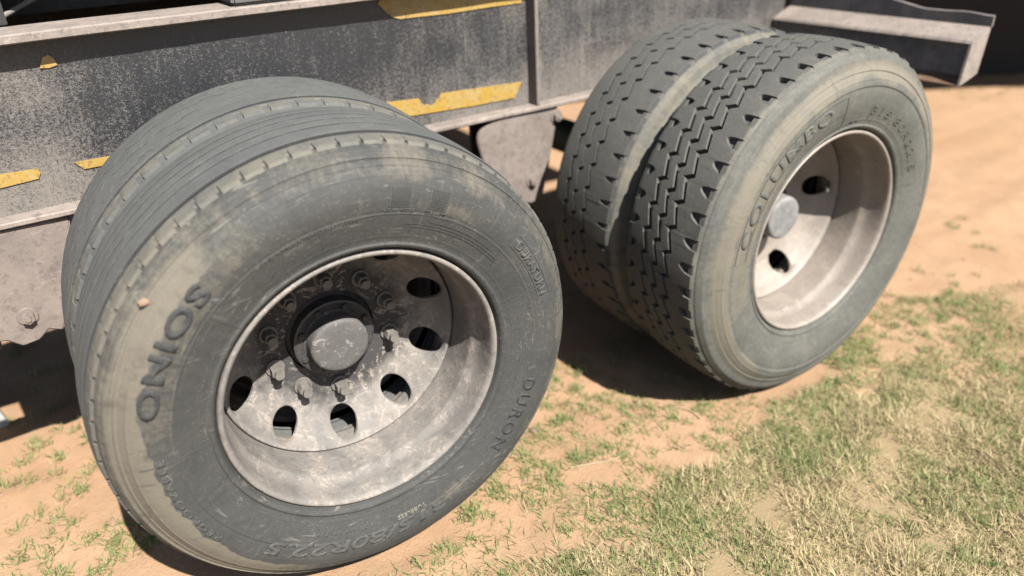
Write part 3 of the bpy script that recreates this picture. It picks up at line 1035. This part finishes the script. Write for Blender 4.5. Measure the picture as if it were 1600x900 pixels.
# ================= far axle (B)
wb = make_wheel('B', True, M_RIM_B, 'far outer wheel with deep zigzag tread and tan rim')
add_hub(wb, M_HUB_B, skip=(0, 1, 2, 6, 7, 8, 9), cap_front=.138, cap_r=.066)
_vs = link('valve_stem', lathe('valve_stem', [(0, 0), (.005, 0), (.005, .075), (.0035, .078), (.0035, .09), (0, .09)], 12), M_NUT, wb, smooth=30)
_vs.location = (.228, .20, .05); _vs.rotation_euler = (R_(180), 0, R_(-38))
RB, Y0, Y1 = .517, .018, .264
pb = [(.2945, .016), (.3015, .002), (.3055, -.0075), (.3125, -.012), (.3165, -.010), (.330, -.0145), (.348, -.020), (.372, -.0258), (.39, -.028), (.405, -.0285), (.417, -.0275), (.4215, -.0295), (.433, -.0265), (.446, -.0205), (.4555, -.0145), (.4575, -.0160),
      (.468, -.0095), (.477, -.0065), (.485, -.004), (.489, -.0015), (.494, .004), (.499, .010), (.502, .018)]
tb = link('tyre', carcass('tyre_far', pb, Y0, Y1, RB, .0155, 420, dust_B, [(.330, .0014, .0008), (.4375, .0018, .0012)]), M_TYRE_B, wb, 'greenish grey dusty rubber sidewall', smooth=180)
swB = sidewall_fn(smooth_prof(pb, 4))
ca, cw = (Y0 + Y1) / 2, (Y1 - Y0) / 2
PB = 48
DB = .0150


def tooth(c, w, a, sh, side, spur=0.0):
    """sawtooth groove edge: a short lateral jog, then a long nearly circumferential leg; spur = little pocket at the jog"""
    y = c + side * w / 2; e = side * .055
    t = [(0.0 + sh - e, y - a), (.15 + sh - e, y + a)]
    if spur > 0: t += [(.165 + sh - e, y + a + spur), (.21 + sh - e, y + a + spur * .7), (.235 + sh - e, y + a * .9)]
    if spur < 0: t += [(-.015 + sh - e, y - a + spur), (-.06 + sh - e, y - a + spur * .7), (-.085 + sh - e, y - a * .9)]
    return sorted(((q % 1.0), z) for q, z in t)


outerL = [(0, Y0), (.27, Y0), (.285, .040), (.32, .0545), (.40, .060), (.50, .057), (.62, .047), (.70, .036), (.73, Y0)]
innerR = [(0, Y1), (.27, Y1), (.285, .243), (.32, .2305), (.40, .225), (.50, .228), (.62, .237), (.70, .247), (.73, Y1)]
G3 = .104; G2 = .146; G1 = .190
rib('b0', wb, M_TREAD_B, RB, ca, cw, PB, outerL, tooth(G3, .0105, .0095, .1, -1), DB, 0, 5, 'L', dust_B_tread)
rib('b1', wb, M_TREAD_B, RB, ca, cw, PB, tooth(G3, .0105, .0095, .1, 1, .008), tooth(G2, .0105, .0095, .83, -1), DB, 0, 4, None, dust_B_tread)
rib('b2', wb, M_TREAD_B, RB, ca, cw, PB, tooth(G2, .0105, .0095, .83, 1), tooth(G1, .0105, .0095, .55, -1, -.007), DB, 0, 4, None, dust_B_tread)
rib('b3', wb, M_TREAD_B, RB, ca, cw, PB, tooth(G1, .0105, .0095, .55, 1), innerR, DB, 0, 5, 'R', dust_B_tread)
rib('tie', wb, M_TREAD_B, RB - .0045, ca, cw, PB, [(0, .0165)], [(0, .034)], .008, 0, 3, 'L', dust_B_tread)
rib('tie', wb, M_TREAD_B, RB - .0045, ca, cw, PB, [(0, .249)], [(0, .2655)], .008, 0, 3, 'R', dust_B_tread)
text_on_tyre('COLUMBO', wb, M_TYRE_B, swB, .366, .038, 169, 1.2, .0022, total=64, bold=.02, label='big worn raised letters curving up the left of the sidewall')
text_on_tyre('315/80R22.5', wb, M_TYRE_B, swB, .345, .022, 78, 1.2, .0018, total=58, bold=.0, label='raised tyre size curving down the right side')
text_on_tyre('E4', wb, M_LETTER_M, swB, .325, .009, 91, 1.1, .0013, total=6)
polar_patches('moulded_lines', wb, M_LETTER_M, swB, [(.33, .408, 97.0, 97.4), (.406, .408, 97, 175), (.361, .3625, 97, 175), (.33, .37, 78, 78.3), (.34, .36, 12, 12.4)], .0012, kind='stuff')
nibs(wb, swB, 0, [(.345, 30, .004)], M_LETTER_M)

wbi = make_wheel('B', False, M_RIM_B, 'far inner wheel behind the zigzag tyre, its tread half in shade')
RBi, Y0, Y1 = .517, .352, .598
pbi = [(r, y + Y0 - .018) for r, y in pb]
link('tyre', carcass('tyre_far_inner', pbi, Y0, Y1, RBi, .011, 300, dust_Bin), M_TYRE_B, wbi, 'inner tyre with thin zigzag grooves and scooped shoulder notches', smooth=180)
ca, cw = (Y0 + Y1) / 2, (Y1 - Y0) / 2
outerL = [(0, Y0), (.33, Y0), (.35, .370), (.39, .388), (.46, .394), (.54, .387), (.60, .372), (.63, Y0)]
c1, c2, c3 = .452, .498, .54
rib('tie', wbi, M_TREAD_B, RBi - .0045, ca, cw, PB, [(0, Y0 - .0015)], [(0, .366)], .008, 0, 3, 'L', dust_Bin)
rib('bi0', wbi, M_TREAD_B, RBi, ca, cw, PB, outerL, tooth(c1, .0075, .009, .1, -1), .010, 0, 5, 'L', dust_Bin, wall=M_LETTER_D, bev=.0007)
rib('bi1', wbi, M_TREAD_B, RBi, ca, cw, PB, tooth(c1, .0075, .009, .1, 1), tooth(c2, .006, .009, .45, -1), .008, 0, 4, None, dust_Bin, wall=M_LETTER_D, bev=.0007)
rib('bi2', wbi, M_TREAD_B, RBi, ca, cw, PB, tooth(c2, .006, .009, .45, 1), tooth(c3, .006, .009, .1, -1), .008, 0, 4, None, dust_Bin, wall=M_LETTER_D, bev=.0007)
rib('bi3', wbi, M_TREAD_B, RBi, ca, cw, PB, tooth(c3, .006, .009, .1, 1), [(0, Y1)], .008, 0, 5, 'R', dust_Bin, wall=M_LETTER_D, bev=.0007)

# ------------------------------------------------------------------ small things
def stone(name, loc, size, mat, label, cat, group=None, seed=0):
    bm = bmesh.new(); bmesh.ops.create_icosphere(bm, subdivisions=2, radius=1)
    for v in bm.verts:
        k = 1 + .35 * mnoise.noise(v.co * 1.3 + Vector((seed * 3.1, 0, 0)))
        v.co = Vector((v.co.x * size[0] * k, v.co.y * size[1] * k, v.co.z * size[2] * k))
    me = bpy.data.meshes.new(name); bm.to_mesh(me); bm.free()
    o = link(name, me, mat, None, label, cat, group)
    o.location = loc
    return o


def stone_mat(name, a, b2):
    m, nt, b = new_mat(name); g = G(nt)
    g.l(g.mix(g.noise(g.coord(), 90, 4, .6), a, b2), b.inputs['Base Color']); b.inputs['Roughness'].default_value = .9
    return m


M_CLOD = stone_mat('mud_clod', (.36, .24, .16), (.5, .35, .25))
M_PEB = stone_mat('pebble_brown', (.28, .19, .14), (.42, .31, .24))
cm = wheel_matrix('A') @ Vector((.475 * math.cos(R_(138.3)), swA(.475) - .004, .475 * math.sin(R_(138.3))))
stone('mud_clod', cm, (.010, .006, .007), M_CLOD, 'orange mud clod stuck on the upper left sidewall of the near tyre', 'mud clod', seed=1)
stone('pebble', (.545, .215, ground_z(.545, .215) + .006), (.014, .012, .009), M_PEB, 'brown pebble on the sand just right of the near tyre', 'pebble', seed=2)

# white stake at the left edge
wv = prism_y('stake', [(-.03, 0), (.03, 0), (.03, .30), (.015, .34), (-.03, .33)], -.012, .012, .002)
ws, wnt, wb_ = new_mat('white_paint'); g_ = G(wnt)
g_.l(g_.mix(g_.noise(g_.coord(), 30, 4, .6), (.7, .7, .7), (.82, .82, .8)), wb_.inputs['Base Color'])
st = link('stake', wv, ws, None, 'short white painted stake in the sand at the left edge', 'stake')
st.location = (-.745, 1.20, -.02); st.rotation_euler = (0, R_(-12), 0)


# ------------------------------------------------------------------ added shelter behind, its unseen eave set to keep the wall dark
def added_shed_mat():
    m, nt, b = new_mat('added_shed_dark'); g = G(nt); co = g.coord()
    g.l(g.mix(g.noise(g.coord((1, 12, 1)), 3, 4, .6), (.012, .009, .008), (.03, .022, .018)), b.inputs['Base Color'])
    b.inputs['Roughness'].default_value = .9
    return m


M_ADDED_SHED = added_shed_mat()
added_shed = bpy.data.objects.new('added_shed', None); COL.objects.link(added_shed)
added_shed['label'] = 'made-up dark shelter standing in for the dark background on the right'; added_shed['category'] = 'added_shed'
added_shed.location = (4.95, 1.75, 0); added_shed.rotation_euler = (0, 0, R_(54))
link('back_wall', box_mesh('added_shed_wall', (.4, -5.0, -.1), (.5, 5.0, 2.55), 0), M_ADDED_SHED, added_shed)
link('side_wall', box_mesh('added_shed_side', (-.4, -5.1, -.1), (.39, -5.0, 2.5), 0), M_ADDED_SHED, added_shed)
link('side_wall', box_mesh('added_shed_side2', (-.4, 5.0, -.1), (.39, 5.1, 2.5), 0), M_ADDED_SHED, added_shed)
link('shade_roof', box_mesh('added_shed_roof', (-1.75, -6.0, 2.56), (.8, 5.4, 2.64), 0), M_ADDED_SHED, added_shed)  # added eave out of view, sized to shade the wall


# ------------------------------------------------------------------ grass
def blades(name, pts, kind, label, cat):
    """pts: arrays x, y, length, width, lean, colour(3), curl"""
    n = len(pts)
    v = np.zeros((n * 7, 3), np.float32); col = np.ones((n * 7, 4), np.float32)
    f = []
    for i, (x, y, ln, w, az, lean, curl, c) in enumerate(pts):
        z = ground_z(x, y) - .003
        dx, dy = math.cos(az), math.sin(az)
        px, py = -dy, dx
        b = i * 7
        segs = [0, .38, .72, 1.0]
        hx = hz = 0.0
        ang = lean
        prev = 0
        cx, cy, cz = x, y, z
        wv_ = [1, .9, .6, 0]
        for k, s in enumerate(segs):
            if k:
                L = ln * (s - prev)
                cx += dx * math.sin(ang) * L; cy += dy * math.sin(ang) * L; cz += math.cos(ang) * L
                ang += curl
                prev = s
                dx, dy = dx * .97 - dy * .24 * (1 if i % 2 else -1), dy * .97 + dx * .24 * (1 if i % 2 else -1)
            zz_ = max(cz, z + .004)
            if k < 3:
                ww = w * wv_[k] * .5
                v[b + 2 * k] = (cx + px * ww, cy + py * ww, zz_); v[b + 2 * k + 1] = (cx - px * ww, cy - py * ww, zz_)
            else:
                v[b + 6] = (cx, cy, zz_)
        col[b:b + 7, :3] = [q * K for q in c]
        f += [(b, b + 1, b + 3, b + 2), (b + 2, b + 3, b + 5, b + 4), (b + 4, b + 5, b + 6)]
    me = bpy.data.meshes.new(name)
    me.from_pydata(v.tolist(), [], f); me.update()
    a = me.attributes.new('blade_colour', 'FLOAT_COLOR', 'POINT')
    a.data.foreach_set('color', col.ravel())
    o = link(name, me, M_GRASS, None, label, cat, kind='stuff')
    return o


rr = random.Random(11)


def green_c():
    k = rr.random()
    if k < .7:
        t = rr.random(); return (.28 + .17 * t, .40 + .18 * t, .13 + .07 * t)
    if k < .88: return (.6, .58, .26)
    return (.8, .66, .4)


def dry_c():
    k = rr.random()
    if k < .13:
        t = rr.random(); return (.36 + .14 * t, .44 + .14 * t, .16)
    if k < .24: return (.42, .31, .19)
    t = rr.random(); return (.84 + .36 * t, .68 + .29 * t, .38 + .19 * t)


def tyre_hit(x, y):
    return (abs(x - .03) < .13 and -.02 < y < .60) or (abs(x - 1.37) < .15 and -.12 < y < .58)


def in_view(x, y):
    # keep blades to the part of the field near the trailer
    return -1.4 < x < 4.2 and -1.15 < y < 2.0


green, dry = [], []
# sparse tufts on the sand: (x, y, radius, count)
TUFT = [(.83, .38, .10, 260), (.70, .30, .08, 150), (.65, .22, .07, 150), (.77, .21, .07, 160), (.80, .15, .09, 170), (.54, .16, .05, 90), (.55, .02, .06, 120), (.13, -.01, .07, 170), (.32, .06, .07, 170), (.38, .0, .08, 170),
        (.75, -.07, .10, 160), (.97, -.02, .08, 140), (.92, .09, .07, 90), (.04, .05, .06, 150), (.22, .03, .05, 110), (.60, .10, .06, 80), (.46, .09, .06, 90), (.66, -.0, .06, 80), (.9, -.1, .08, 160), (1.05, .03, .06, 60), (1.56, -.10, .13, 420), (1.45, -.05, .10, 260),
        (1.94, -.05, .15, 420), (2.05, -.2, .18, 500), (2.75, .07, .08, 60), (2.32, -.06, .14, 240), (1.75, .02, .12, 160), (2.6, .5, .07, 40), (3.3, .7, .10, 50), (2.2, .22, .08, 50), (2.9, .25, .12, 90), (3.4, -.1, .12, 90), (5.2, 1.6, .5, 900), (5.8, .9, .5, 600), (4.9, 2.1, .4, 500),
        (-.65, .52, .11, 300), (-.55, .44, .09, 220), (-.58, .9, .12, 160), (-.58, 1.16, .10, 110), (-.57, 1.42, .08, 120), (-.72, .88, .07, 70), (-.69, .95, .08, 90), (-.52, .47, .1, 200), (-.74, 1.2, .1, 90), (-.63, .72, .07, 70), (-.5, .8, .10, 150), (-.76, .66, .06, 50), (-.62, 1.02, .09, 110), (-.75, .45, .06, 60), (-.4, .42, .08, 150), (-.7, 1.75, .15, 160)]
for (tx, ty, tr, cnt) in TUFT:
    ncl = max(3, cnt // 22)
    cl = [(tx + rr.gauss(0, tr * .55), ty + rr.gauss(0, tr * .55)) for _ in range(ncl)]
    for _ in range(cnt):
        cx, cy = rr.choice(cl)
        x, y = cx + rr.gauss(0, .012), cy + rr.gauss(0, .012)
        if tyre_hit(x, y): continue
        green.append((x, y, rr.uniform(.014, .042), rr.uniform(.0014, .0028), rr.uniform(0, 6.28), rr.uniform(.2, 1.25), rr.uniform(-.2, .5), green_c()))
# scattered sprigs over the near sand
for _ in range(3200):
    x, y = rr.uniform(-.1, 1.7), rr.uniform(-.3, .5)
    if tyre_hit(x, y) or nz(x * 5, y * 5, 3, 3) < .02: continue
    for q in range(rr.randint(2, 6)):
        green.append((x + rr.gauss(0, .008), y + rr.gauss(0, .008), rr.uniform(.012, .032), rr.uniform(.0013, .0025), rr.uniform(0, 6.28), rr.uniform(.3, 1.35), rr.uniform(-.2, .5), green_c()))
# green strip
cnt = 0
while cnt < 60000:
    x, y = rr.uniform(-.35, 3.6), rr.uniform(-.62, .12)
    cnt += 1
    if tyre_hit(x, y) or not soft_in(GREEN, x, y): continue
    p = .5 + 1.3 * nz(x * 4.3, y * 4.3, 11, 3)
    if rr.random() > p: continue
    green.append((x, y, rr.uniform(.016, .048), rr.uniform(.0015, .0028), rr.uniform(0, 6.28), rr.uniform(.15, 1.2), rr.uniform(-.2, .5), green_c()))
# dry mat with green coming through
cnt = 0
while cnt < 190000:
    x = rr.uniform(.0, 3.2); y = -rr.random() ** 1.15 * 1.05 - .12
    cnt += 1
    if not soft_in(DRY, x, y): continue
    p = .92 + 1.6 * nz(x * 6, y * 6, 21, 3)
    if rr.random() > p: continue
    gp = nz(x * 4 + 5, y * 4, 31, 3)
    if gp > .13 and rr.random() < .45:
        green.append((x, y, rr.uniform(.016, .04), rr.uniform(.0014, .0026), rr.uniform(0, 6.28), rr.uniform(.1, 1.0), rr.uniform(-.2, .5), green_c()))
    else:
        dry.append((x, y, rr.uniform(.016, .05) * (1 + .9 * nz(x * 7, y * 7, 51, 2)), .0008 + .0024 * rr.random() ** 2, rr.uniform(0, 6.28), rr.uniform(.55, 1.5), rr.uniform(-.35, .6), dry_c()))
blades('green_grass', green, 'stuff', 'short green grass in tufts on the sand', 'grass')
blades('dry_grass', dry, 'stuff', 'pale dry straw mat at the lower right', 'grass')
# crumbs of soil: nobody could count them
ico = bmesh.new(); bmesh.ops.create_icosphere(ico, subdivisions=1, radius=1)
iv = [v.co.copy() for v in ico.verts]; iff = [[v.index for v in f.verts] for f in ico.faces]; ico.free()
cv, cf = [], []
for _ in range(5200):
    x, y = rr.uniform(-.9, 2.6), rr.uniform(-.7, 1.5)
    if tyre_hit(x, y) or soft_in(DRY, x, y) or nz(x * 4, y * 4, 41, 3) < -.05: continue
    q = .0012 + .0045 * rr.random() ** 4
    z = ground_z(x, y) + q * .3; b = len(cv)
    k1, k2, k3 = rr.uniform(.7, 1.4), rr.uniform(.7, 1.4), rr.uniform(.5, .9)
    for p_ in iv:
        j = rr.uniform(.75, 1.2)
        cv.append((x + p_.x * q * k1 * j, y + p_.y * q * k2 * j, z + p_.z * q * k3 * j))
    cf += [[i + b for i in t] for t in iff]
link('soil_crumbs', mesh('soil_crumbs', cv, cf), M_CLOD, None, 'loose crumbs of orange soil scattered on the sand', 'soil', kind='stuff')
# two loose straw stalks
def stalk(p0, p1, label, sag=.01):
    v, f = [], []
    n = 12
    a, b = Vector(p0), Vector(p1)
    t = (b - a).normalized(); s = t.cross(Vector((0, 0, 1))).normalized(); u = s.cross(t)
    for i in range(n + 1):
        q = a.lerp(b, i / n) + s * (sag * math.sin(math.pi * i / n)); q.z = ground_z(q.x, q.y) + .004
        r = .0022 * (1 - .6 * i / n)
        for k in range(5):
            an = 2 * math.pi * k / 5
            v.append(q + s * (r * math.cos(an)) + u * (r * math.sin(an)))
    for i in range(n):
        for k in range(5):
            f.append((i * 5 + k, i * 5 + (k + 1) % 5, i * 5 + 5 + (k + 1) % 5, i * 5 + 5 + k))
    m = stone_mat('straw', (.55, .45, .27), (.68, .57, .38))
    link('straw_stalk', mesh('straw_stalk', v, f), m, None, label, 'straw', smooth=180)


stalk((.52, .015, 0), (.76, -.005, 0), 'long pale straw lying on bare sand between the wheels', .02)
stalk((.98, -.02, 0), (.93, .07, 0), 'short curved straw on the sand below the far tyre', .025)
